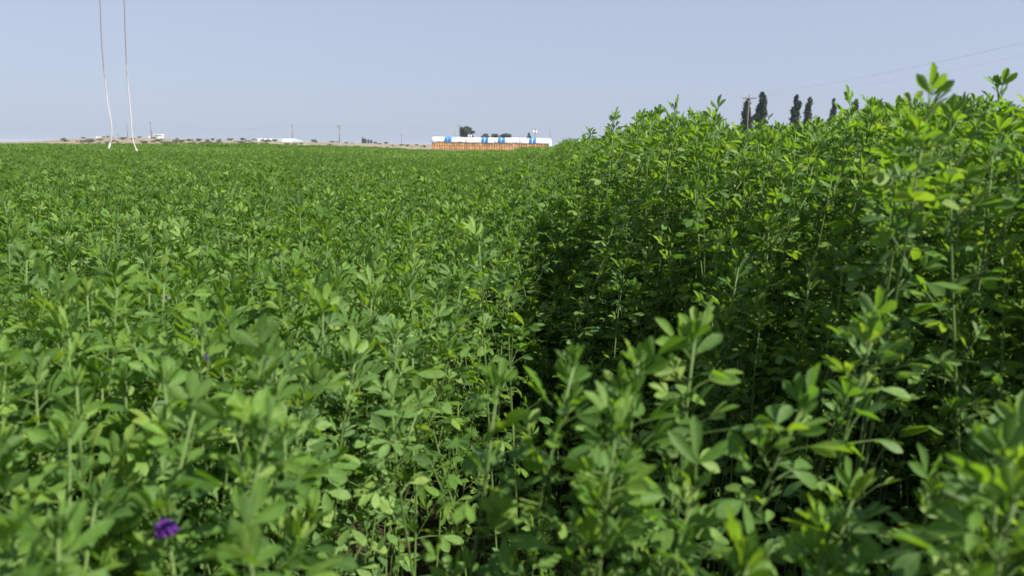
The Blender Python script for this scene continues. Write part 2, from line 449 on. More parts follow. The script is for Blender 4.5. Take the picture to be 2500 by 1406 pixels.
for i, (ua, ub, st) in enumerate(tarps):
    xa, xb = ux(ua), ux(ub)
    org = ((xa + xb) / 2, SY, TZ0)
    root = empty('hay_tarp', org)
    tag(root, tl[i], 'tarp', 'tarps over the hay stack')
    sheet(xa + .02, xb - .02 + (0 if i < 3 else -.75), TARP, 'sheet', root, org=org, hem=.05 * (-1) ** i)
    for a, b in ((st[0], st[1]), (st[2], st[3])):
        sheet(ux(a), ux(b), BLUE, 'blue_stripe', root, off=.05, n=4, org=org, hem=.05 * (-1) ** i + .02, skew=.12)
    if i == 3:      # the end flap that hangs to the ground and wraps the corner
        mb = MB(); xe = ux(1345.2); d = bl * 3
        zs = np.linspace(SB - .1, TZ1 - .25, 8)
        vs_ = []
        cols = [(xe - .78, -.12), (xe - .45, -.2), (xe - .1, -.12), (xe + .12, .25), (xe + .10, d * .5), (xe + .12, d)]
        for z in zs:
            for (x, y) in cols:
                wr = .05 * math.sin(z * 3 + x * 7 + y)
                vs_.append((x + wr - (0.18 * smooth(TZ1 - .9, TZ1 - .2, z)) - org[0], y + wr * .6 + .1 * smooth(TZ1 - .9, TZ1 - .2, z), z - org[2]))
        # close the top
        for (x, y) in cols:
            vs_.append((min(x, xe - .25) - org[0] - .15, np.clip(y, .35, d - .3), TZ1 + .02 - org[2]))
        nc = len(cols)
        fs = [(a * nc + b, a * nc + b + 1, (a + 1) * nc + b + 1, (a + 1) * nc + b) for a in range(len(zs)) for b in range(nc - 1)]
        mb.add(vs_, fs)
        fl = mb.obj('end_flap', TARP, root, smooth_=True)
        md = fl.modifiers.new('thickness', 'SOLIDIFY'); md.thickness = 0.015
    # tie-down rope along the hem
    mb = MB()
    mb.tube([(x - org[0], -.19, TZ0 + .10 + .05 * math.sin(x * 1.1) - org[2]) for x in np.linspace(xa + .1, xb - .9, 12)], .018, n=4)
    mb.obj('tie_rope', METAL, root)

# ------------------------------------------------------------------ far tarped storage on the ridge
def far_stack():
    Y = 330.0
    a = P(612, 346, Y); b = P(716, 347, Y)
    z0 = ground_z((a[0] + b[0]) / 2, Y) - .2
    top = P(660, 339.2, Y)[2]
    org = np.array([(a[0] + b[0]) / 2, Y, z0])
    root = empty('covered_storage', org)
    tag(root, 'long low storage heap on the ridge under white and grey green covers', 'storage heap')
    us = [612, 643, 653, 668, 686, 713.5]
    def seg(xa, xb, mat, name, hipl=0.0, hipr=0.0):
        mb = MB(); h = top - z0; W = 9.0
        pr_ = [(0, 0), (.15, h * .55), (1.6, h * .98), (W / 2, h * 1.02), (W - 1.6, h * .98), (W, 0)]
        n = 6; vs_ = []
        for i in range(n):
            for (y, z) in pr_:
                f = z / h
                x0 = xa + f * (1.1 if hipl == 0 else hipl); x1 = xb + f * (1.1 if hipr == 0 else hipr)
                vs_.append((x0 + (x1 - x0) * i / (n - 1) - org[0], y, z + .03 * math.sin(i * 2 + y)))
        m = len(pr_)
        fs = [(i * m + j, (i + 1) * m + j, (i + 1) * m + j + 1, i * m + j + 1) for i in range(n - 1) for j in range(m - 1)]
        fs += [tuple(range(m)), tuple(range(n * m - 1, (n - 1) * m - 1, -1))]
        mb.add(vs_, fs)
        mb.obj(name, mat, root)
    for i in range(5):
        seg(P(us[i], 345, Y)[0], P(us[i + 1], 345, Y)[0], TARP if i % 2 == 0 else GREYTARP, 'white_cover' if i % 2 == 0 else 'grey_cover', hipl=2.6 if i == 0 else 0, hipr=.15 if i == 4 else 0)
    # rounded grey-green end
    mb = MB(); c = P(714, 347, Y); vs_ = []; n1, n2 = 9, 7
    for i in range(n1):
        for j in range(n2):
            th = i / (n1 - 1) * math.pi; ph = j / (n2 - 1) * math.pi / 2
            vs_.append((c[0] + 3.4 * math.sin(th) ** .9 * math.cos(ph) + .1 - org[0], 4.5 - 4.3 * math.cos(th) * math.cos(ph), (top - z0) * .86 * math.sin(ph) ** .8))
    fs = [(i * n2 + j, (i + 1) * n2 + j, (i + 1) * n2 + j + 1, i * n2 + j + 1) for i in range(n1 - 1) for j in range(n2 - 1)]
    mb.add(vs_, fs); mb.obj('rounded_end', GREYTARP, root, smooth_=True)
far_stack()

# ------------------------------------------------------------------ small buildings and boxes on the ridge
def shed():
    Y = 318.0
    a = P(379.5, 341, Y); b = P(393.5, 341, Y); t = P(386, 328.2, Y)[2]
    z0 = float(ground_z((a[0] + b[0]) / 2, Y)) - .1
    w = b[0] - a[0]; h = t - z0 - .3
    root = empty('pump_shed', ((a[0] + b[0]) / 2, Y, z0))
    tag(root, 'small pale shed with a flat white roof on the sandy ridge', 'shed')
    mb = MB(); mb.box((0, 1.2, h / 2), (w, 2.4, h)); mb.obj('wall', CREAM, root)
    mb = MB(); mb.box((0, 1.2, h + .13), (w + .55, 3.0, .26)); mb.obj('roof', WHITEPAINT, root)
    mb = MB(); mb.box((w * .12, -.03, h * .42), (.8, .05, h * .8)); mb.obj('door', WHITEPAINT, root)
    # white propane-like tank on the right of it
    c = P(395, 339.4, Y - 1.5); root = empty('white_tank', (c[0], Y - 1.5, float(ground_z(c[0], Y - 1.5))))
    tag(root, 'small rounded white tank beside the pale shed on the ridge', 'tank')
    mb = MB(); zz = np.linspace(-.75, .75, 9)
    mb.tube([(x, 0, .45) for x in zz], [.42 * math.sqrt(max(.02, 1 - (abs(x) / .77) ** 4)) for x in zz], n=10); mb.obj('tank_body', WHITEPAINT, root, smooth_=True)
    for s in (-.4, .4):
        mb = MB(); mb.box((s, 0, -.05), (.14, .6, .5)); mb.obj('leg', METAL, root)
    c = P(364.8, 339, Y + 4); z0 = float(ground_z(c[0], Y + 4)); tz = P(364.8, 332.4, Y + 4)[2]
    root = empty('white_cabinet', (c[0], Y + 4, z0)); tag(root, 'narrow white upright cabinet beside the leaning pole on the ridge', 'cabinet')
    mb = MB(); mb.box((0, 0, (tz - z0) / 2), (.42, .45, tz - z0)); mb.obj('cabinet_body', WHITEPAINT, root)
    mb = MB(); mb.box((0, 0, tz - z0 + .05), (.52, .56, .1)); mb.obj('lid', METAL, root)
    c = P(244.6, 338, Y); z0 = float(ground_z(c[0], Y)); tz = P(244.6, 333.2, Y)[2]
    root = empty('white_box', (c[0], Y, z0)); tag(root, 'small white utility box standing alone at the left end of the ridge', 'utility box')
    mb = MB(); mb.box((0, 0, (tz - z0) / 2), (.36, .4, tz - z0)); mb.obj('box_body', WHITEPAINT, root)
    mb = MB(); mb.box((.35, 0, (tz - z0) * .86), (.5, .25, .14)); mb.obj('side_arm', METAL, root)
    c = P(238, 339, Y - 6); root = empty('white_rock', (c[0], Y - 6, float(ground_z(c[0], Y - 6)))); tag(root, 'pale white rubble heap among the sagebrush at the left end of the ridge', 'rubble')
    mb = MB()
    for k in range(6): mb.box((random.uniform(-.5, .5), random.uniform(-.3, .3), .15 + .1 * random.random()), (random.uniform(.25, .6), .4, random.uniform(.2, .5)), random.random() * 3)
    mb.obj('rubble_block', WHITEPAINT, root)['kind'] = 'stuff'
    c = P(412, 341, Y + 2); tz = P(412, 332.5, Y + 2)[2]; z0 = float(ground_z(c[0], Y + 2))
    root = empty('short_post', (c[0], Y + 2, z0)); tag(root, 'short dark post with a meter head to the right of the pale shed', 'post')
    mb = MB(); mb.tube([(0, 0, 0), (0, 0, tz - z0)], .06, n=6); mb.obj('post_shaft', POLEWOOD, root)
    mb = MB(); mb.box((0, -.05, (tz - z0) * .8), (.2, .15, .4)); mb.obj('meter_head', METAL, root)
shed()

# ------------------------------------------------------------------ utility poles and wires
def utility_pole(u, vt, Y, label, arm=2.4, drop=.55, rz=0.0, r=.15, cans=0, arms=1, group='utility poles', world_top=None, thin=False, insul=True):
    if world_top is None:
        t = P(u, vt, Y); x, top = t[0], t[2]
    else:
        x, top = world_top
    z0 = float(ground_z(x, Y)) - .3
    root = empty('utility_pole', (x, Y, z0), rz)
    tag(root, label, 'utility pole', group)
    H = top - z0
    mb = MB(); mb.tube([(0, 0, 0), (0.02, 0, H * .5), (0, 0, H)], [r * 1.15, r, r * .72], n=8); mb.obj('pole', POLEWOOD, root, smooth_=True)
    for a in range(arms):
        if arm <= 0: break
        za = H - drop - a * .9
        mb = MB(); mb.box((0, -.17, za), (arm, .12, .15)); ca = mb.obj('crossarm', POLEWOOD, root)
        if insul:
            for s in (-.48, -.2, .2, .48):
                mb = MB(); mb.tube([(s * arm, -.17, za + .075), (s * arm, -.17, za + .16), (s * arm, -.17, za + .2), (s * arm, -.17, za + .28)], [.03, .05, .065, .03], n=6); mb.obj('insulator', PORCELAIN, ca)
        if not thin:
            for s in (-1, 1):
                mb = MB(); mb.tube([(s * arm * .3, -.2, za - .03), (s * .06, -.17, za - .75)], .025, n=4); mb.obj('brace', METAL, root)
    for c in range(cans):
        mb = MB(); s = (-.62, .62, 0)[c]
        zc = H - drop - 1.7
        mb.tube([(s, -.2, zc), (s, -.2, zc + .08), (s, -.2, zc + 1.05), (s, -.2, zc + 1.15)], [.30, .34, .34, .22], n=10); mb.obj('transformer_can', WHITEPAINT, root, smooth_=True)
    return root, x, top, H

poles_left = [
    (308.4, 298, 325, 'bare leaning wooden pole between the two hanging hoses on the left', 0, 0),
    (366.6, 297, 325, 'wooden pole standing beside the pale shed on the ridge', .9, 0),
    (712.6, 303.5, 335, 'tall wooden pole in front of the right end of the covered storage heap', 1.0, 0),
    (827.6, 304.5, 345, 'tall wooden pole with two crossarms midway along the bare ridge', 2.2, 0),
    (980.0, 326, 520, 'small distant pole with a crossarm left of the hay stack', 3.0, 0),
    (1122.0, 304.5, 380, 'wooden pole with a crossarm in front of the big round tree', 2.3, 0),
    (1110.2, 318, 400, 'thin bare pole just left of the big round tree', 0, 0),
    (1147.0, 323.5, 372, 'pole carrying two white transformer cans in front of the big round tree', 1.9, 2),
    (1306.2, 312.5, 360, 'pole with bulky fittings behind the right part of the hay stack', .8, 2),
    (1343.4, 317.5, 360, 'thin bare pole behind the right end of the hay stack', 0, 0),
]
tops = {}
for (u, v, Y, lab, arm, cans) in poles_left:
    rt, x, top, H = utility_pole(u, v, Y, lab, arm=arm, cans=cans, r=.16 if arm else .11, drop=.7, arms=2 if u == 827.6 else 1, thin=True, insul=arm > 1.5)
    tops[u] = (x, Y, top)
# lean seen in the photo
# far H-frame
def hframe():
    Y = 900.0
    c = P(288.5, 338, Y); t = P(288.5, 329.2, Y)[2]; z0 = float(ground_z(c[0], Y)) - .5
    w = 6 / FPX * Y * .55
    root = empty('power_line_frame', (c[0], Y, z0)); tag(root, 'far off two legged power line frame between the two hanging hoses', 'power line frame')
    for s in (-.5, .5):
        mb = MB(); mb.tube([(s * w, 0, 0), (s * w, 0, t - z0)], .16, n=6); mb.obj('leg', POLEWOOD, root)
    mb = MB(); mb.box((0, 0, t - z0), (w * 1.8, .25, .3)); mb.obj('crossarm', POLEWOOD, root)
hframe()

RX = P(1829, 237, 137.0)[0]
rp, rx, rtop, rH = utility_pole(1829.5, 232.5, 137.0, 'weathered pole with one long crossarm in front of a slim poplar', arm=2.55, drop=.62, rz=R(4), r=.14)
np_, nx_, ntop, nH = utility_pole(0, 0, 38.0, 'near wooden pole with a crossarm beyond the tall alfalfa on the right', arm=2.55, drop=.62, rz=R(4), r=.14, world_top=(rx + .6, rtop - .05))

def wire(p, q, sag, rad, label, group, n=24):
    p, q = np.array(p, float), np.array(q, float)
    mb = MB()
    pts = [p + (q - p) * t - np.array([0, 0, sag * 4 * t * (1 - t)]) for t in np.linspace(0, 1, n)]
    mb.tube([a - p for a in pts], rad, n=4, cap=False)
    o = mb.obj('power_wire', WIRE, loc=tuple(p)); tag(o, label, 'wire', group)
for s, sag, lab in ((-.46, .9, 'highest of the three wires rising to the right from the crossarm pole'),
                    (.02, 1.25, 'middle of the three wires rising to the right from the crossarm pole'),
                    (.46, 1.5, 'lowest of the three wires rising to the right from the crossarm pole')):
    za = -.62 + .3 + (.65 if abs(s) < .1 else 0)
    wire((rx + s * 2.55, 137 - .17, rtop + za), (nx_ + s * 2.55, 38 - .17, ntop + za), sag, .0036, lab, 'wires on the right')
for (a, b, dz, sag, lab) in ((366.6, 712.6, -.4, 2.4, 'faint wire running from the shed pole to the pole at the storage heap'),
                        (712.6, 827.6, -.4, 1.0, 'faint wire between the pole at the storage heap and the ridge pole'),
                        (827.6, 1122.0, -.4, 1.4, 'faint wire from the ridge pole to the pole at the big round tree'),
                        (827.6, 980.0, -1.6, 4.5, 'faint wire dipping from the ridge pole to the small distant pole')):
    p, q = np.array(tops[a]), np.array(tops[b])
    wire(p + (0, -.17, dz), q + (0, -.17, dz), sag, .016, lab, 'faint wires over the ridge')

# ------------------------------------------------------------------ irrigation drop hoses under a pipe above the picture
def hose(pix, Y, label, radius=.0128):
    pts = [P(u, v, Y) for u, v in pix]
    # up to the gooseneck on the pipe
    pts = [np.array([pts[0][0] - .10, Y, 5.05]), np.array([pts[0][0] - .07, Y, 4.85])] + pts
    # smooth resample
    A = np.array(pts); d = np.concatenate([[0], np.cumsum(np.linalg.norm(np.diff(A, axis=0), axis=1))])
    s = np.linspace(0, d[-1], 60)
    B = np.stack([np.interp(s, d, A[:, k]) for k in range(3)], 1)
    for _ in range(6): B[1:-1] = (B[:-2] + 2 * B[1:-1] + B[2:]) / 4
    base = np.array([B[-1][0], Y, 0.0])
    root = empty('drop_hose', base); tag(root, label, 'hose', 'irrigation drop hoses')
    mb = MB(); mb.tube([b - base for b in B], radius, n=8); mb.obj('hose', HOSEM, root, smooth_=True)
    e, f = B[-1] - base, B[-3] - base; t = (e - f) / np.linalg.norm(e - f)
    mb = MB(); mb.tube([e - t * .10, e - t * .02, e, e + t * .05], [radius * 1.25, radius * 1.25, radius * 1.5, radius * 1.1], n=8); mb.obj('nozzle', WHITEPAINT, root, smooth_=True)
hose([(245, 0), (246, 55), (248.5, 110), (252, 150), (255.5, 190), (260, 230), (264, 262), (270.5, 292), (273.5, 312), (273.8, 330), (271.5, 348), (266, 361)], 17.2,
     'white hanging hose on the left with its end bent to the left')
hose([(304, 0), (305, 60), (307, 115), (309.5, 165), (313, 215), (317.5, 262), (320.5, 290), (321, 318), (323, 340), (329, 360), (337, 375)], 16.6,
     'white and dark hanging hose with its end bent to the right')
mb = MB(); mb.tube([(-26, 16.9, 5.0), (-8, 16.9, 5.08), (26, 16.9, 5.0)], .085, n=10)
tag(mb.obj('irrigation_pipe', METAL, smooth_=True), 'galvanised irrigation pipe that carries the two hanging hoses', 'pipe')

# ------------------------------------------------------------------ trees and shrubs
def cards(centers, radii, n, size, rs, up=0.0, aspect=1.6):
    """leaf sprays scattered through lobes: returns verts, faces, tint"""
    centers = np.array(centers, float); radii = np.array(radii, float)
    vol = radii[:, 0] * radii[:, 1] * radii[:, 2]; pk = rs.choice(len(centers), n, p=vol / vol.sum())
    d = rs.normal(size=(n, 3)); d /= np.linalg.norm(d, axis=1)[:, None]
    rr = rs.random(n) ** 0.45
    pos = centers[pk] + d * radii[pk] * rr[:, None] * (1 + .12 * rs.normal(size=n))[:, None]
    a = rs.normal(size=(n, 3)); a[:, 2] += up * 2; a /= np.linalg.norm(a, axis=1)[:, None]
    b = np.cross(a, rs.normal(size=(n, 3))); b /= np.linalg.norm(b, axis=1)[:, None]
    s = size * (.6 + .8 * rs.random(n))[:, None]
    q = np.stack([pos - a * s * .5 * aspect, pos + b * s * .38, pos + a * s * .5 * aspect, pos - b * s * .38], 1).reshape(-1, 3)
    f = np.arange(4 * n).reshape(n, 4)
    tint = np.repeat((rs.random(len(centers))[pk] * .5 + rs.random(n) * .45), 4)
    return q, f, tint

def np_mesh(name, v, f, mat, tint=None, rib=None):
    me = bpy.data.meshes.new(name)
    me.from_pydata(np.asarray(v).tolist(), [], np.asarray(f).tolist() if isinstance(f, np.ndarray) else f)
    me.materials.append(mat)
    if tint is not None:
        at = me.attributes.new('tint', 'FLOAT', 'POINT'); at.data.foreach_set('value', np.asarray(tint, np.float32))
    if rib is not None:
        at = me.attributes.new('rib', 'FLOAT', 'POINT'); at.data.foreach_set('value', np.asarray(rib, np.float32))
    me.update()
    return me

def tree(name, u, vt, vb, half_px, Y, label, cat, mat, shape, seed, n, size, group=None):
    rs = np.random.default_rng(seed)
    t = P(u, vt, Y); x = t[0]; z0 = float(ground_z(x, Y)) - .2
    top = t[2]; bot = min(P(u, vb, Y)[2], top - 1)
    H = top - z0; hw = half_px / FPX * Y * (1.3 if shape == 'poplar' else 1)
    root = empty(name, (x, Y, z0)); tag(root, label, cat, group)
    b0 = max(bot - z0, .06 * H)
    cs, rd = [], []
    if shape == 'poplar':
        k = 30
        for i in range(k):
            f = i / (k - 1)
            w = hw * (0.45 + .75 * math.sin(math.pi * min(1, (f * .93 + .04)) ** .8)) * .92
            w = min(w, hw)
            a = rs.random() * 6.28; off = w * rs.uniform(.05, .42)
            zc = b0 + (H - b0) * (f * .93 + .02)
            cs.append((off * math.cos(a), off * math.sin(a), zc)); rd.append((w * rs.uniform(.42, .62), w * rs.uniform(.42, .62), (H - b0) * rs.uniform(.055, .10)))
        cs.append((0, 0, H - .03 * H)); rd.append((hw * .16, hw * .16, .05 * H))
        up = 1.0
    elif shape == 'round':
        k = 34
        for i in range(k):
            a = rs.random() * 6.28; c = rs.uniform(-.9, 1)
            rr = math.sqrt(max(0, 1 - c * c)) * rs.uniform(.45, .8)
            zc = b0 + (H - b0) * (.5 + .40 * c)
            cs.append((hw * rr * math.cos(a), hw * rr * math.sin(a), zc)); rd.append(tuple(hw * rs.uniform(.2, .34) for _ in range(2)) + ((H - b0) * rs.uniform(.09, .16),))
        up = .3
    else:   # conifer-like, ragged
        k = 24
        for i in range(k):
            f = i / (k - 1); w = hw * (1 - f) ** .8 + hw * .08
            a = rs.random() * 6.28
            cs.append((w * .6 * math.cos(a), w * .6 * math.sin(a), b0 + (H - b0) * f * .95)); rd.append((w * .5, w * .5, (H - b0) * .06))
        up = .4
    v, f, ti = cards(cs, rd, n, size, rs, up)
    v[:, 2] = np.minimum(v[:, 2], H)
    link('crown', np_mesh('crown', v, f, mat, ti), root)
    mb = MB(); mb.tube([(0, 0, 0), (.05 * hw, 0, H * .3), (0, .04 * hw, H * .62), (0, 0, H * .9)], [max(.12, hw * .1), hw * .075 + .05, hw * .04 + .03, .03], n=7)
    for i in range(9):
        c = np.array(cs[int(rs.integers(len(cs)))]); zz = max(.1 * H, c[2] - H * .22)
        mb.tube([(0, 0, zz), (c[0] * .5, c[1] * .5, (zz + c[2]) / 2), tuple(c)], [.03 * hw + .03, .02 * hw + .02, .015], n=5)
    mb.obj('trunk', BARK, root, smooth_=True)
    return root

G1 = 'poplars beyond the tall alfalfa'
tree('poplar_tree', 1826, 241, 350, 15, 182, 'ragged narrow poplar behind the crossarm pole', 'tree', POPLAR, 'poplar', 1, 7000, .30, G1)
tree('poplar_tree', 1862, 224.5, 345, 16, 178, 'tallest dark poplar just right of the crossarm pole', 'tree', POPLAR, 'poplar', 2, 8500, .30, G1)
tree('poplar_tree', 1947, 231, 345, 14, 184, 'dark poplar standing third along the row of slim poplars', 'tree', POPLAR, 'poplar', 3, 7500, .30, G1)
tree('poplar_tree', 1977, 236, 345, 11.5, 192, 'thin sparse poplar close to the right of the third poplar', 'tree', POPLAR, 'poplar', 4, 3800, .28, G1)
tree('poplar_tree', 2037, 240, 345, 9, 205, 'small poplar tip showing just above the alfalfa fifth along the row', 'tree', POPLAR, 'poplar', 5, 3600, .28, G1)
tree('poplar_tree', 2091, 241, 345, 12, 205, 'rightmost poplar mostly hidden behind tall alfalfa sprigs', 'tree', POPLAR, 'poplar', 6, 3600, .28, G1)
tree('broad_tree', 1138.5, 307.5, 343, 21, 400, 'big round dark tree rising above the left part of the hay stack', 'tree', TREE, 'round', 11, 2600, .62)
G2 = 'bushy trees behind the hay stack'
tree('bushy_tree', 1184.5, 326.5, 345, 11, 430, 'smallest of three low bushy trees behind the middle of the hay stack', 'tree', TREE, 'round', 12, 900, .6, G2)
tree('bushy_tree', 1208, 326.5, 345, 13, 440, 'middle of three low bushy trees behind the middle of the hay stack', 'tree', TREE, 'round', 13, 1000, .6, G2)
tree('bushy_tree', 1236, 325.3, 345, 15, 425, 'rightmost and fullest of three low bushy trees behind the hay stack', 'tree', TREE, 'round', 14, 1300, .6, G2)
tree('conifer_tree', 1291.5, 323, 345, 7, 420, 'small ragged tree behind the right half of the hay stack', 'tree', TREE, 'cone', 15, 800, .6)
G3 = 'far poplars on the ridge'
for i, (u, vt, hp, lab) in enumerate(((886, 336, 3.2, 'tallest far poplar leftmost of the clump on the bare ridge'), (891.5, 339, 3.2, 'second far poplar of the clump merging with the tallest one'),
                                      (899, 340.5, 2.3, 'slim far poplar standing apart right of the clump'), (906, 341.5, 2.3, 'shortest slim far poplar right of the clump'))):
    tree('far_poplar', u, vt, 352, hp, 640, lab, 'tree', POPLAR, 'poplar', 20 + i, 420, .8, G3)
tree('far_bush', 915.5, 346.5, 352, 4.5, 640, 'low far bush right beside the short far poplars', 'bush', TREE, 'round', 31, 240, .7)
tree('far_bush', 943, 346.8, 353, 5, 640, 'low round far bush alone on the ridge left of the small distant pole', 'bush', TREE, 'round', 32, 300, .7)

# sagebrush on the ridge
sage_meshes = []
for i in range(5):
    rs = np.random.default_rng(50 + i)
    cs = [(rs.normal(0, .42), rs.normal(0, .35), .38 + .22 * rs.random()) for _ in range(9)]; rd = [(.36, .34, .26 + .1 * rs.random()) for _ in cs]
    v, f, ti = cards(cs, rd, 260, .16, rs, .5)
    v[:, 2] = np.maximum(v[:, 2], 0)
    sage_meshes.append(np_mesh('sage_foliage', v, f, SAGE, ti))
    mb = MB()
    for c in cs: mb.tube([(0, 0, 0), (c[0] * .6, c[1] * .6, c[2] * .5), c], [.04, .025, .01], n=4)
    sage_meshes[-1] = (sage_meshes[-1], mb.mesh('sage_stem', BARK))
def sagebrush(u, Y, s, k):
    x = P(u, 340, Y)[0]; z = float(ground_z(x, Y))
    root = empty('sagebrush', (x, Y, z - .05), random.random() * 6.28); root.scale = (s * random.uniform(1, 1.5), s * random.uniform(1, 1.4), s)
    fo, st = sage_meshes[k]
    link('foliage', fo, root); link('stem', st, root)
    lm = next((w for lim, w in ((262, 'left of the hanging hoses'), (345, 'between and behind the hanging hoses'), (410, 'around the pale shed'), (500, 'just right of the pale shed'), (590, 'between pale shed and storage heap'), (640, 'in front of the storage heap')) if u < lim), None)
    if lm: tag(root, 'grey green sagebrush clump on the sandy ridge, ' + lm, 'shrub', 'scrub ' + lm)
    else: tag(root, 'lone grey green sagebrush clump on the bare sandy slope left of the hay stack', 'shrub', 'scattered scrub on the bare slope')
random.seed(5)
for i in range(110):
    u = random.choice([random.uniform(150, 620), random.uniform(190, 470), random.uniform(470, 690)])
    Y = random.choice([random.uniform(235, 312), random.uniform(222, 260)])
    sagebrush(u, Y, random.uniform(.5, 1.2), random.randrange(5))
for u in (560, 590, 622, 640, 655, 672): sagebrush(u, random.uniform(285, 312), 1.25, random.randrange(5))
for (u, Y, s) in ((766, 285, 1.2), (772, 280, .9), (805, 255, .6), (845, 290, .7), (927, 290, .7), (958, 262, .5), (980, 270, .9), (993, 262, .9), (1017, 268, .8), (1034, 262, .9), (1006, 255, .4), (810, 309, .9), (824, 309, .7), (848, 311, .6), (860, 311, .5), (735, 262, .7), (720, 250, .8), (702, 245, .9), (760, 240, .6), (945, 240, .5)):
    sagebrush(u, Y, s, random.randrange(5))

# ------------------------------------------------------------------ alfalfa: leaves
def leaflet(L, W, fold, curl, nseg=5):
    """blade along +X; fold lifts the two halves, curl bends the tip down; verts, faces, rib"""
    t = np.linspace(0, 1, nseg + 1)
    w = W * .5 * np.interp(t, [0, .18, .45, .72, .9, 1.0], [.06, .45, .86, 1.0, .78, .24])
    x = L * t; z = -curl * L * t ** 2
    v, f, rib = [], [], []
    for i in range(nseg + 1):
        v += [(x[i], 0, z[i]), (x[i] + .02 * L, w[i] * math.cos(fold), z[i] + w[i] * math.sin(fold)), (x[i] + .02 * L, -w[i] * math.cos(fold), z[i] + w[i] * math.sin(fold))]
        rib += [0, 1, 1]
    v[-3] = (L * 1.04, 0, z[-1])
    for i in range(nseg):
        a, b = 3 * i, 3 * i + 3
        f += [(a, b, b + 1, a + 1), (a, a + 2, b + 2, b)]
    return np.array(v), f, np.array(rib, float)

def rot(axis, a):
    return np.array(Matrix.Rotation(a, 3, axis))

def trifoliate(rs, L, ratio, petiole, spread, fold, pitch, curl, nseg=5):
    V, F, Rb = [], [], []
    n = 0
    # petiole
    mb = MB(); mb.tube([(0, 0, 0), (petiole * .5, 0, petiole * .05), (petiole, 0, 0)], [.0009, .0008, .0007], n=3, cap=False)
    V.append(np.array(mb.v)); F += mb.f; Rb.append(np.zeros(len(mb.v))); n = len(mb.v)
    for k, yaw in ((0, rs.normal(0, .08)), (1, spread + rs.normal(0, .1)), (-1, -spread + rs.normal(0, .1))):
        v, f, rb = leaflet(L * (1.0 if k == 0 else rs.uniform(.86, .98)), L * ratio * rs.uniform(.9, 1.1), fold + rs.normal(0, .08), curl + rs.normal(0, .05), nseg)
        M = rot('Z', yaw) @ rot('Y', pitch + rs.normal(0, .12)) @ rot('X', k * -.25 + rs.normal(0, .15))
        v = v @ M.T + np.array([petiole - (0 if k == 0 else .003), 0, 0])
        V.append(v); F += [tuple(q + n for q in g) for g in f]; Rb.append(rb); n += len(v)
    return np.concatenate(V), F, np.concatenate(Rb)

LEAVES = []      # (verts, faces, rib, kind)
rs = np.random.default_rng(3)
def leaf_specs(nseg):
    out = []
    r = np.random.default_rng(3)
    for i in range(7):    # open mature leaves
        out.append(trifoliate(r, r.uniform(.023, .032), r.uniform(.48, .62), r.uniform(.022, .046), r.uniform(.85, 1.15), r.uniform(.1, .32), r.uniform(.15, .6), r.uniform(.05, .25), nseg))
    for i in range(5):    # upper half-open leaves
        out.append(trifoliate(r, r.uniform(.021, .029), r.uniform(.40, .50), r.uniform(.013, .028), r.uniform(.55, .8), r.uniform(.3, .55), r.uniform(-.1, .3), r.uniform(-.05, .12), nseg))
    for i in range(4):    # young folded leaves of the tip
        out.append(trifoliate(r, r.uniform(.012, .020), r.uniform(.31, .39), r.uniform(.005, .011), r.uniform(.22, .4), r.uniform(.8, 1.1), r.uniform(-.2, .05), -.05, max(2, nseg - 1)))
    return out
LEAVES = leaf_specs(5)
LEAVES_MID = leaf_specs(2)
LEAF_MESH = [np_mesh('leaf', v, f, ALF, None, rb) for (v, f, rb) in LEAVES]

def shoot_layout(r, H, leafy=.40, lean=.16, dense=1.0):
    """stem points and a list of (leaf kind index, 4x4) for one shoot of height H"""
    a = r.random() * 6.28; ln = abs(r.normal(0, lean)) * H
    dx, dy = math.cos(a) * ln + .03 * H, math.sin(a) * ln
    zz = np.linspace(0, 1, 9)
    bend = r.normal(0, .016, 2)
    pts = np.stack([dx * zz ** 1.7 + bend[0] * np.sin(zz * 5), dy * zz ** 1.7 + bend[1] * np.sin(zz * 5), H * zz], 1)
    def at(s):
        return np.array([np.interp(s, zz, pts[:, k]) for k in range(3)])
    items, twigs = [], []
    z = H - leafy; az = r.random() * 6.28
    z = max(z, .05)
    while z < H - .012:
        top = (H - z)
        s = z / H; p = at(s)
        young = top < .03
        el = r.uniform(-.05, .5) if top > .12 else (r.uniform(.05, .75) if not young else r.uniform(.4, 1.1))
        k = int(r.integers(0, 7)) if top > .055 else (int(r.integers(7, 12)) if top > .018 else int(r.integers(12, 16)))
        sc = r.uniform(.80, 1.20)
        items.append((k, p, az, el, r.normal(0, .3), sc))
        if top > .045 and r.random() < .62 * dense:      # short side shoot with a tuft of its own
            bl_ = r.uniform(.015, .05) * (1 if top > .1 else .5)
            ba, be = az + r.normal(0, .4), r.uniform(.5, 1.1)
            bd = np.array([math.cos(ba) * math.cos(be), math.sin(ba) * math.cos(be), math.sin(be)])
            q = p + bd * bl_; twigs.append((p, q))
            for j in range(int(r.integers(2, 5))):
                items.append((int(r.integers(7, 16)), q - bd * bl_ * .25 * j, ba + j * 2.2 + r.normal(0, .4), min(1.4, be + r.uniform(-.5, .35)), r.normal(0, .45), r.uniform(.6, .98)))
        elif r.random() < .6:
            items.append((int(r.integers(7, 16)), p + np.array([0, 0, .004]), az + r.normal(0, .6), min(1.3, el + r.uniform(.1, .5)), r.normal(0, .4), r.uniform(.65, 1.0)))
        az += 2.5 + r.normal(0, .35)
        z += (1 if dense <= 1 else .8) * (.032 if top > .12 else (.019 if top > .05 else .009)) * r.uniform(.75, 1.3)
    for q in range(4):
        items.append((int(r.integers(10, 16)), at(.995), az + q * 1.6, r.uniform(.6, 1.35), r.normal(0, .3), r.uniform(.8, 1.3)))
    return pts, items, twigs

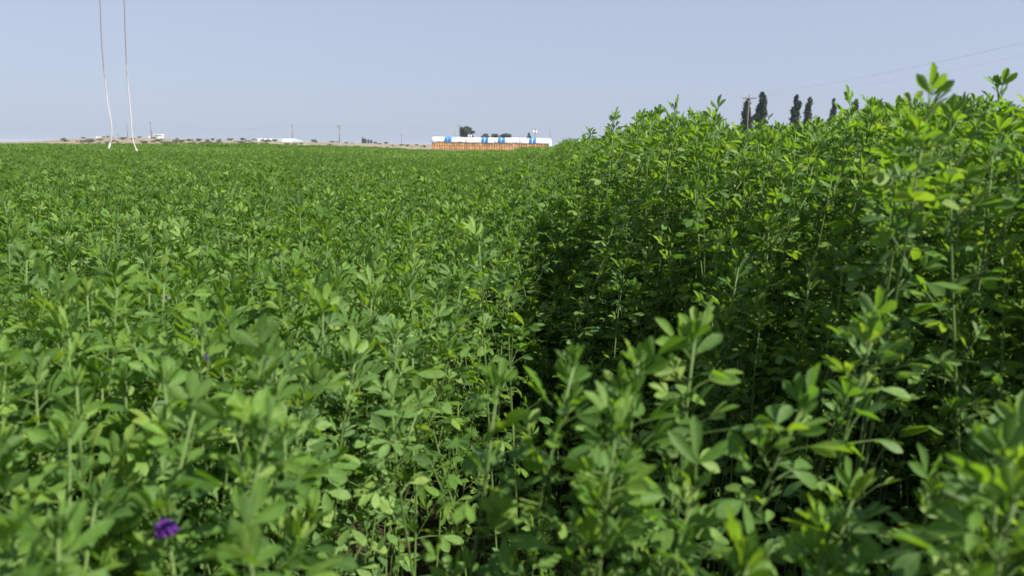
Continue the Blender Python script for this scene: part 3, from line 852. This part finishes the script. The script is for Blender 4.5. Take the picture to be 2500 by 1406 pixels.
def item_matrix(it):
    k, p, az, el, roll, sc = it
    M = np.array(Matrix.Rotation(az, 3, 'Z') @ Matrix.Rotation(-el, 3, 'Y') @ Matrix.Rotation(roll, 3, 'X')) * sc
    return M, p

def stem_mb(pts, twigs=(), r0=.0019, r1=.0010, n=5):
    mb = MB(); mb.tube(pts, np.linspace(r0, r1, len(pts)), n=n)
    for p, q in twigs: mb.tube([p, q], [.0009, .0007], n=3, cap=False)
    return mb

TIPS = {}
def shoot_mesh(name, r, H, specs, leafy=.40, dense=1.0, stem_n=4, skip=0.0, grow=1.0):
    pts, items, twigs = shoot_layout(r, H, leafy, dense=dense)
    TIPS[id(specs) if H < .8 else 'tall'] = TIPS.get(id(specs) if H < .8 else 'tall', []) + [pts[-1][:2]]
    V, F, T, Rb, n = [], [], [], [], 0
    for it in items:
        if r.random() < skip: continue
        v, f, rb = specs[it[0]]
        M, p = item_matrix(it)
        V.append(v @ (M * grow).T + p); F += [tuple(q + n for q in g) for g in f]; T.append(np.full(len(v), r.random())); Rb.append(rb); n += len(v)
    nl = len(F)
    mb = stem_mb(pts, twigs, n=stem_n)
    V.append(np.array(mb.v)); F += [tuple(q + n for q in g) for g in mb.f]; T.append(np.zeros(len(mb.v))); Rb.append(np.ones(len(mb.v)))
    me = np_mesh(name, np.concatenate(V), F, ALF, np.concatenate(T), np.concatenate(Rb))
    me.materials.append(STEM)
    mi = np.zeros(len(me.polygons), np.int32); mi[nl:] = 1
    me.polygons.foreach_set('material_index', mi)
    me.polygons.foreach_set('use_smooth', [True] * len(me.polygons))
    return me

for me in LEAF_MESH: me.polygons.foreach_set('use_smooth', [True] * len(me.polygons))

# ------------------------------------------------------------------ alfalfa: where it stands
def vnoise(x, y, s, seed):
    """smooth value noise"""
    r = np.random.default_rng(seed); g = r.random((64, 64))
    X, Y = np.asarray(x) / s, np.asarray(y) / s
    xi, yi = np.floor(X).astype(int), np.floor(Y).astype(int); fx, fy = X - xi, Y - yi
    fx, fy = fx * fx * (3 - 2 * fx), fy * fy * (3 - 2 * fy)
    a = g[xi % 64, yi % 64]; b = g[(xi + 1) % 64, yi % 64]; c = g[xi % 64, (yi + 1) % 64]; d = g[(xi + 1) % 64, (yi + 1) % 64]
    return (a * (1 - fx) + b * fx) * (1 - fy) + (c * (1 - fx) + d * fx) * fy

def canopy(x, y):
    """height of the shoot tips above the ground"""
    x = np.asarray(x, float); y = np.asarray(y, float)
    d = np.hypot(x, y)
    left = .648 + .085 * (vnoise(x, y, .42, 1) - .5) + .06 * (vnoise(x, y, 2.7, 2) - .5) * smooth(1, 4, d) + .05 * (vnoise(x + 50, y, 7.0, 8) - .5) * smooth(5, 14, d)
    tall = .90 + .045 * (vnoise(x, y, .4, 3) - .5) + .075 * np.exp(-((y - 1.8) / .75) ** 2)
    near = .665 + .06 * (vnoise(x, y, .3, 4) - .5) + .05 * smooth(.2, .4, x)
    x0_, x = x, x + .17 * (vnoise(x + 9, y, .13, 21) - .5) + .16 * (vnoise(x + 5, y, .45, 22) - .5)    # ragged edges
    xw = .075 + .052 * y + .34 * np.exp(-np.maximum(y - .75, 0) / .75)    # foot of the tall crop
    xl = np.minimum(-.225 + .092 * y, -.03 + .052 * y)        # edge of the short crop
    w_tall = smooth(-.22 - .10 * smooth(1.2, 2.5, y), .28, x - xw) * smooth(.62, .85, y)
    w_tall = np.maximum(w_tall, smooth(.36, .50, x) * smooth(.35, .6, y))
    w_tall = np.where(y < .1, smooth(.45, .7, x), w_tall)
    w_near = (1 - smooth(.56, .64, y)) * smooth(-.02, .05, x)
    mid = smooth(0, .065, x - xl)                           # inside the shaded valley
    low = left * (1 - mid) + (.29 + .31 * smooth(1.0, 2.2, y)) * mid
    low = low * (1 - w_near) + near * w_near
    low = np.where((x > -.175) & (x < .03) & (y > .2) & (y < .66), np.minimum(low, .30), low)
    # the furrow between short crop and near plants stays open down to the ground
    low = np.where((x0_ > -.155 + .10 * y) & (x0_ < .05) & (x0_ > -.105) & (y > .3) & (y < 1.2), np.minimum(low, .28 + .15 * smooth(.95, 1.2, y)), low)
    return low * (1 - w_tall) + tall * w_tall

def thinning(x, y):
    """share of shoots that stand: sparse along the gap and in front of the hollow"""
    k = np.ones(len(x))
    c = canopy(x, y)
    k = np.where(c < .80, .92, k)
    k = np.where(c < .58, .22, k)
    k = np.where((x > .02) & (y < .64) & (y > -.1) & (x < .8) & (c < .8), .58, k)
    return k

def scatter(r0, r1, dens, half, back=0.0):
    """random points by density in the view wedge (and, close by, all around)"""
    cell = 1 / math.sqrt(dens)
    ymin = -back
    xs = np.arange(-r1 * half - back - 1, r1 * half + back + 1, cell); ys = np.arange(ymin, r1, cell)
    X, Y = np.meshgrid(xs, ys); X = X.ravel(); Y = Y.ravel()
    keep = (np.hypot(X, Y) >= r0) & (np.hypot(X, Y) < r1) & ((np.abs(X) < half * np.maximum(Y, 0) + .9) | (np.hypot(X, Y) < back))
    X, Y = X[keep], Y[keep]
    return X + rng.uniform(-.5, .5, len(X)) * cell, Y + rng.uniform(-.5, .5, len(Y)) * cell

NV = 12
src = bpy.data.collections.new('alfalfa_sources')
def add_src(name, me):
    o = bpy.data.objects.new(name, me); src.objects.link(o)
for i in range(NV):
    add_src('shoot_a_%02d' % i, shoot_mesh('shoot', np.random.default_rng(200 + i), .66, LEAVES, leafy=.50, grow=.87))
for i in range(NV):
    add_src('shoot_b_%02d' % i, shoot_mesh('shoot', np.random.default_rng(300 + i), .66, LEAVES_MID, leafy=.30, stem_n=3, dense=.8, grow=.9))
def patch_mesh(seed, size, n, grow):
    r = np.random.default_rng(seed); V, F, T = [], [], []
    dia = np.array([(0, 0, 0), (.55, .26, .03), (1, 0, -.06), (.55, -.26, .03)])
    k = 0
    for _ in range(n):
        cx, cy = r.uniform(-size / 2, size / 2, 2); hh = .66 - .022 * grow + r.normal(0, .025)
        for j in range(14):
            az = r.random() * 6.28; el = r.uniform(.1, 1.2); top = abs(r.normal(0, .10))
            L = .034 * grow * r.uniform(.7, 1.3)
            M = np.array(Matrix.Rotation(az, 3, 'Z') @ Matrix.Rotation(-el, 3, 'Y') @ Matrix.Rotation(r.normal(0, .6), 3, 'X')) * L
            V.append(dia @ M.T + np.array([cx + r.normal(0, .02 * grow), cy + r.normal(0, .02 * grow), hh - top])); F.append((k, k + 1, k + 2, k + 3)); k += 4
            T.append(np.full(4, r.random()))
    return np_mesh('patch', np.concatenate(V), F, ALF, np.concatenate(T), np.ones(k))
for i in range(NV):
    add_src('shoot_e_%02d' % i, shoot_mesh('shoot', np.random.default_rng(600 + i), .90, LEAVES, leafy=.70, grow=.74))
NP = 4
for i in range(NP): add_src('shoot_c_%02d' % i, patch_mesh(400 + i, 1.3, 190, 1.35))
for i in range(NP): add_src('shoot_d_%02d' % i, patch_mesh(500 + i, 3.2, 420, 2.6))

R1, R2, R3, R4 = 4.5, 16.0, 50.0, FIELD_END + 6
pos, rots, scl, idx = [], [], [], []
# near shoots
x1, y1 = scatter(0.10, R1, 420, .88, back=1.6)
kk_ = rng.random(len(x1)) < thinning(x1, y1); x1, y1 = x1[kk_], y1[kk_]
h1 = canopy(x1, y1) + rng.normal(0, .026, len(x1))
tallone = rng.random(len(x1)) < np.where(h1 > .78, .07, .06)
h1 = h1 + tallone * rng.uniform(.02, .065, len(x1))
# keep the lens free
dd = np.hypot(x1, y1)
low = (dd < .34) & (x1 < .26)
h1 = np.where(low, np.minimum(h1, EYE - .24), h1)
ok = ~((dd < .26) & (h1 > .55)) & ~((dd < .42) & (h1 > EYE - .10)) & (h1 > .12)
x1, y1, h1, dd = x1[ok], y1[ok], h1[ok], dd[ok]

# the shoots singled out by the photo: (column, row of the tip, metres ahead, label, flower)
HERO = [
    (1405, 815, .50, 'lit alfalfa shoot before the dark gap with its tuft spread wide to the left', 0),
    (1560, 812, .50, 'lit alfalfa shoot with upright oblong leaflets in front of the dark hollow', 0),
    (1700, 755, .53, 'alfalfa shoot with narrow leaflets reaching right over the dark hollow', 0),
    (1215, 870, .50, 'thin lit alfalfa shoot at the left rim of the dark gap', 0),
    (2030, 1215, .40, 'large blurred alfalfa shoot with broad leaflets at the lower right', 0),
    (2290, 1130, .43, 'isolated alfalfa shoot against the black shade near the lower right corner', 0),
    (2145, 735, .55, 'alfalfa shoot with a fan of leaflets left of the yellow green right edge', 0),
    (1290, 367, 2.1, 'lone alfalfa sprig whose tip covers the foot of the hay stack', 0),
    (2275, 192, .66, 'tall blurred alfalfa shoot with a broad tuft standing out against the sky', 0),
    (2238, 246, .69, 'blurred alfalfa shoot tucked to the left of the tall broad tuft against the sky', 0),
    (2325, 226, .72, 'alfalfa shoot tucked to the right of the tall broad tuft against the sky', 0),
    (2440, 160, .98, 'tallest thin alfalfa sprig against the sky at the upper right', 0),
    (2360, 222, .95, 'slender alfalfa sprig against the sky between the two tallest ones', 0),
    (2130, 226, 1.25, 'upright alfalfa sprig against the sky right of the poplars', 0),
    (2082, 232, 1.25, 'alfalfa sprig against the sky that covers the last poplar', 0),
    (1750, 252, 1.45, 'alfalfa sprig against the sky left of the crossarm pole', 0),
    (1650, 240, 1.55, 'highest alfalfa sprig on the slope of tops left of the poplars', 0),
    (1500, 275, 1.8, 'alfalfa sprig against the sky at the left shoulder of the tall crop', 0),
    (1590, 262, 1.6, 'alfalfa sprig with bunched tip on the left shoulder of the tall crop', 0),
    (1440, 303, 2.3, 'short alfalfa sprig where the tall crop starts to rise', 0),
    (396, 1328, .40, 'blurred alfalfa shoot bearing a purple flower head at the lower left', 1),
    (1014, 552, 1.5, 'alfalfa shoot with a tiny purple flower in the middle of the short crop', 1),
    (1258, 680, 1.05, 'alfalfa shoot with a reddish purple flower at the edge of the gap', 1),
    (492, 838, .62, 'alfalfa shoot with a small purple bud in the left foreground', 1),
    (396, 700, .85, 'alfalfa shoot with a tiny mauve flower on the left', 1),
    (1522, 536, 1.5, 'alfalfa shoot with a tiny purple flower on the shaded face of the tall crop', 1),
    (1722, 462, 1.3, 'alfalfa shoot with a tiny mauve flower high on the tall crop', 1),
    (180, 880, .55, 'large blurred alfalfa shoot with a pale tip in the left foreground', 0),
    (435, 600, .95, 'alfalfa shoot standing above its neighbours on the left', 0),
    (60, 585, .85, 'alfalfa shoot with spread leaflets at the left edge above its neighbours', 0),
]
hero = []
for (u, v, Y, lab, fl) in HERO:
    p = P(u, v, Y) - np.array([0, 0, 0 if fl else .022]); hero.append((p[0], p[1], p[2], lab, fl))
    near_ = np.hypot(x1 - p[0], y1 - p[1]) < .035
    # nothing taller right in front of a hero
    ang = np.abs(x1 / np.maximum(y1, 1e-3) - p[0] / p[1]) < .05
    block = ang & (y1 < p[1] - .02) & (y1 > .05) & (UV_row := np.zeros(len(x1), bool) | ((EYE - h1) / np.maximum(y1, 1e-3) < (EYE - p[2]) / p[1] + .05))
    k_ = ~near_
    h1 = np.where(block, np.minimum(h1, EYE - y1 * ((EYE - p[2]) / p[1] + .09)), h1)
    k_ &= h1 > .12
    x1, y1, h1, dd = x1[k_], y1[k_], h1[k_], dd[k_]

# the skyline of the tall crop as the photo shows it: tips may rise to it, few rise past it
_su = np.array([900, 1335, 1400, 1450, 1500, 1600, 1700, 1790, 1920, 2010, 2100, 2200, 2300, 2400, 2600])
_sv = np.array([380, 374, 341, 320, 298, 284, 286, 332, 330, 324, 282, 272, 276, 276, 290])
_sv = np.where(_su > 1390, _sv - 12, _sv)
def skyline(x, y, h):
    yy = np.maximum(y, .05)
    q = np.stack([x, yy, h + ground_z(x, yy) - EYE], 1) @ CR
    dep = -q[:, 2]; u = 1250 + FPX * q[:, 0] / dep; v = 703 - FPX * q[:, 1] / dep
    lim = np.interp(u, _su, _sv) + (.020 + .05 * (u < 1352) - np.maximum(0, rng.normal(0, .015, len(x))) * (u > 1380)) * FPX / dep
    return np.where((y > .45) & (v < lim) & (u > 900) & (u < 2700), h - (lim - v) * dep / FPX, h)
h1 = skyline(x1, y1, h1)
k_ = h1 > .12
x1, y1, h1, dd = x1[k_], y1[k_], h1[k_], dd[k_]

# the ~270 nearest shoots in the frame become plants of their own
inview = np.zeros(len(x1), bool)
for i in range(len(x1)):
    if y1[i] < .05: continue
    for zz in (h1[i], h1[i] - .10):
        u, v, dep = UV((x1[i], y1[i], zz))
        if dep > .15 and -60 < u < 2560 and v < 1440: inview[i] = True
surf = canopy(x1, y1)
score = np.where(inview & (h1 > surf - .045) & (h1 > .5), dd, 1e9)
order = np.argsort(score)[:300 - len(hero)]
single = np.zeros(len(x1), bool); single[order] = True
print('individual shoots out to %.2f m, near shoots %d' % (score[order].max(), len(x1)))

def describe(x, y, z):
    """what a single shoot stands in, and below which landmark on the skyline"""
    s = x - min(-.19 + .092 * y, .0 + .052 * y)
    u = UV((x, y, z))[0]
    lm = next(w for lim, w in ((200, 'below the open horizon left of the hoses'), (400, 'below the two hanging hoses'), (590, 'below the scrub between hoses and storage heap'),
                               (790, 'below the covered storage heap'), (1040, 'below the bare ridge left of the hay stack'), (1e9, 'below the hay stack')) if u < lim)
    if s < 0:
        if y < .62: return 'blurred short alfalfa shoot in the near crop, ' + lm, 'near short shoots ' + lm
        return 'short alfalfa shoot in the lit crop, ' + lm, 'short shoots further back ' + lm
    if s < .14 and y > .3: return 'alfalfa shoot in or beside the dark gap between short and tall crop', 'alfalfa shoots along the dark gap'
    if y < .7: return 'alfalfa shoot in front of the dark hollow at the lower right', 'alfalfa shoots in the right foreground'
    lm = next(w for lim, w in ((1780, 'below the shoulder of tops left of the poplars'), (2110, 'below the row of poplars'), (1e9, 'below the tall tufts right of the poplars')) if u < lim)
    return 'alfalfa shoot in the tall crop, ' + lm, 'tall shoots ' + lm

def flower_mesh():
    mb = MB(); r = np.random.default_rng(9)
    # one pea-like floret: raised banner, two wings, keel
    def petal(L, W, lift, yaw, roll, k=4):
        t = np.linspace(0, 1, k); w = W * .5 * np.interp(t, [0, .4, .75, 1], [.2, .8, 1, .35])
        M = rot('Z', yaw) @ rot('Y', -lift) @ rot('X', roll)
        v = []
        for i in range(k): v += [(L * t[i], w[i], .001 * i), (L * t[i], -w[i], .001 * i)]
        v = np.array(v) @ M.T
        mb.add(v, [(2 * i, 2 * i + 2, 2 * i + 3, 2 * i + 1) for i in range(k - 1)])
    petal(.0095, .0075, .75, 0, 0); petal(.007, .0034, .1, .35, .9); petal(.007, .0034, .1, -.35, -.9); petal(.006, .0022, -.05, 0, 1.5)
    return mb.mesh('floret', FLOWER, True)
FLORET = flower_mesh()
STEMMESH = []
def plant(x, y, tip, label, group, r, flower=0, leafy=None, dense=1.0):
    lsc = .80 if tip > .80 else (.86 if y < .62 else .84)
    g = float(ground_z(x, y)); H = tip - g
    root = empty('alfalfa_plant', (x, y, g), 0)
    tag(root, label, 'alfalfa plant', group)
    if group != 'alfalfa shoots that stand out': tilt = (r.normal(0, .09), r.normal(.03, .09))
    else: tilt = (0, 0)
    root.rotation_euler = (tilt[0], tilt[1], 0)
    pts, items, twigs = shoot_layout(r, H, leafy or min(.34, H * .7), lean=.10, dense=dense)
    off = np.array(Matrix.Rotation(tilt[1], 3, 'Y') @ Matrix.Rotation(tilt[0], 3, 'X') @ Vector(pts[-1].tolist()))
    root.location = (x - off[0] - (.012 if flower else 0), y - off[1] + (.03 if flower else 0), g)
    me = stem_mb(pts, twigs, r0=.0021, r1=.0011, n=6).mesh('stem', STEM, True)
    link('stem', me, root)
    for it in items:
        M, p = item_matrix(it); M = M * lsc
        o = link('leaf', LEAF_MESH[it[0]], root)
        m4 = Matrix(M.tolist()).to_4x4(); m4.translation = p
        o.matrix_local = m4
    if flower:
        tgt = np.array([x, y, tip]) - np.array(root.location)
        fs_ = .9 if flower == 21 else .30
        big = flower == 21
        base = tgt + (np.array([-.014, .005, .004]) if big else np.array([0, .010, -.022]))
        d = np.array([.8, -.3, .35]) if big else np.array([0, -.25, 1.0]); d /= np.linalg.norm(d)
        k0 = pts[6]
        mb = MB(); mb.tube([k0, (k0 + base) / 2 + np.array([0, 0, .01]), base], [.0010, .0009, .0008], n=5); mb.obj('flower_stem', STEM, root)
        mb = MB(); mb.tube([base, base + d * .02 * fs_, base + d * .03 * fs_], [.0010, .0009, .0007], n=5); st = mb.obj('flower_stalk', STEM, root)
        for k in range(13):
            t = (.012 + .016 * k / 13) * fs_
            o = link('floret', FLORET, st)
            zq = Vector(d).to_track_quat('Z', 'Y').to_matrix()
            m4 = (zq @ Matrix.Rotation(k * 2.4, 3, 'Z') @ Matrix.Rotation(-r.uniform(-.25, 1.0), 3, 'Y') * fs_).to_4x4()
            m4.translation = base + d * t
            o.matrix_local = m4
    return root

for i, (x, y, z, lab, fl) in enumerate(hero):
    plant(x, y, z, lab, 'alfalfa shoots that stand out', np.random.default_rng(900 + i), fl and (i + 1), leafy=.30, dense=.75 if i == 3 else 1.5)
for i in np.where(single)[0]:
    lab, grp = describe(x1[i], y1[i], h1[i])
    plant(x1[i], y1[i], h1[i], lab, grp, np.random.default_rng(2000 + int(i)), dense=1.35 if grp.endswith('right foreground') else 1.0)

# the rest of the near crop, then the farther rings
m = ~single
def push(x, y, sc, lo, n):
    g = ground_z(x, y)
    pos.append(np.stack([x, y, g], 1)); scl.append(sc); idx.append(rng.integers(0, n, len(x)) + lo)
    rots.append(np.stack([rng.normal(0, .05, len(x)), rng.normal(0, .05, len(x)), rng.random(len(x)) * 6.283], 1))
TALL0 = 2 * NV + 2 * NP
def push_shoot(x, y, h, lo, tall_ok=True):
    # shift the shoot so that its tip has the right height: leaves keep their size
    g = ground_z(x, y); n = len(x)
    t_ = (h > .76) & tall_ok
    H0 = np.where(t_, .90, .66)
    k = np.clip(h / H0, .86, 1.10)
    vi = rng.integers(0, NV, n)
    rx, ry, rz = rng.normal(0, .11, n), rng.normal(.03, .11, n), rng.random(n) * 6.283
    short_ = np.array(TIPS[id(LEAVES) if lo == 0 else id(LEAVES_MID)]); tall_ = np.array(TIPS['tall'])
    tip = np.where(t_[:, None], tall_[vi], short_[vi])
    tx, ty = tip[:, 0] + H0 * np.sin(ry), tip[:, 1] - H0 * np.sin(rx)
    ox, oy = (tx * np.cos(rz) - ty * np.sin(rz)) * k, (tx * np.sin(rz) + ty * np.cos(rz)) * k
    pos.append(np.stack([x - ox, y - oy, g + h - H0 * k], 1)); scl.append(k)
    idx.append(np.where(t_, TALL0 + vi, lo + vi))
    rots.append(np.stack([rx, ry, rz], 1))
push_shoot(x1[m], y1[m], h1[m], 0)
x2, y2 = scatter(R1, R2, 270, .84)
h2 = canopy(x2, y2) + rng.normal(0, .022, len(x2)) + (rng.random(len(x2)) < .05) * rng.uniform(.02, .08, len(x2))
h2 = skyline(x2, y2, h2); push_shoot(x2, y2, h2, NV, False)
def grid(r0, r1, cell, half):
    xs = np.arange(-r1 * half - 4, r1 * half + 4, cell); ys = np.arange(0, r1, cell)
    X, Y = np.meshgrid(xs, ys); X = X.ravel(); Y = Y.ravel(); d = np.hypot(X, Y)
    k = (d >= r0) & (d < r1) & (np.abs(X) < half * Y + 3)
    return X[k] + rng.uniform(-.1, .1, k.sum()) * cell, Y[k] + rng.uniform(-.1, .1, k.sum()) * cell
x3, y3 = grid(R2 - .5, R3, 1.15, .84); h3 = canopy(x3 - .8, y3) + rng.normal(0, .02, len(x3)); push(x3, y3, h3 / .66, 2 * NV, NP)
x4, y4 = grid(R3 - 1, R4, 2.9, .84); h4 = canopy(x4 - 1.8, y4) + rng.normal(0, .03, len(x4)); push(x4, y4, h4 / .66, 2 * NV + NP, NP)
pos = np.concatenate(pos); rots = np.concatenate(rots); scl = np.concatenate(scl); idx = np.concatenate(idx)
print('instances', len(pos))

me = bpy.data.meshes.new('alfalfa_crop')
me.vertices.add(len(pos)); me.vertices.foreach_set('co', pos.astype(np.float32).ravel())
a = me.attributes.new('rot', 'FLOAT_VECTOR', 'POINT'); a.data.foreach_set('vector', rots.astype(np.float32).ravel())
a = me.attributes.new('scl', 'FLOAT', 'POINT'); a.data.foreach_set('value', scl.astype(np.float32))
a = me.attributes.new('vidx', 'INT', 'POINT'); a.data.foreach_set('value', idx.astype(np.int32))
me.update()
crop = link('alfalfa_crop', me)
tag(crop, 'dense green alfalfa crop covering the field from the foreground to its far edge', 'crop', kind='stuff')
ng = bpy.data.node_groups.new('plant_crop', 'GeometryNodeTree')
ng.interface.new_socket('Geometry', in_out='INPUT', socket_type='NodeSocketGeometry')
ng.interface.new_socket('Geometry', in_out='OUTPUT', socket_type='NodeSocketGeometry')
N, Lk = ng.nodes, ng.links
gi, go = N.new('NodeGroupInput'), N.new('NodeGroupOutput')
iop = N.new('GeometryNodeInstanceOnPoints'); ci = N.new('GeometryNodeCollectionInfo')
ci.inputs['Collection'].default_value = src; ci.inputs['Separate Children'].default_value = True; ci.inputs['Reset Children'].default_value = True
def named(nm, ty):
    q = N.new('GeometryNodeInputNamedAttribute'); q.data_type = ty; q.inputs['Name'].default_value = nm
    return q.outputs['Attribute']
e2r = N.new('FunctionNodeEulerToRotation'); Lk.new(named('rot', 'FLOAT_VECTOR'), e2r.inputs[0])
m2p = N.new('GeometryNodeMeshToPoints'); Lk.new(gi.outputs[0], m2p.inputs[0])
Lk.new(m2p.outputs[0], iop.inputs['Points']); Lk.new(ci.outputs[0], iop.inputs['Instance'])
iop.inputs['Pick Instance'].default_value = True
Lk.new(named('vidx', 'INT'), iop.inputs['Instance Index']); Lk.new(e2r.outputs[0], iop.inputs['Rotation'])
cx = N.new('ShaderNodeCombineXYZ')
s_ = named('scl', 'FLOAT')
for k in range(3): Lk.new(s_, cx.inputs[k])
Lk.new(cx.outputs[0], iop.inputs['Scale']); Lk.new(iop.outputs[0], go.inputs[0])
md = crop.modifiers.new('plant_crop', 'NODES'); md.node_group = ng
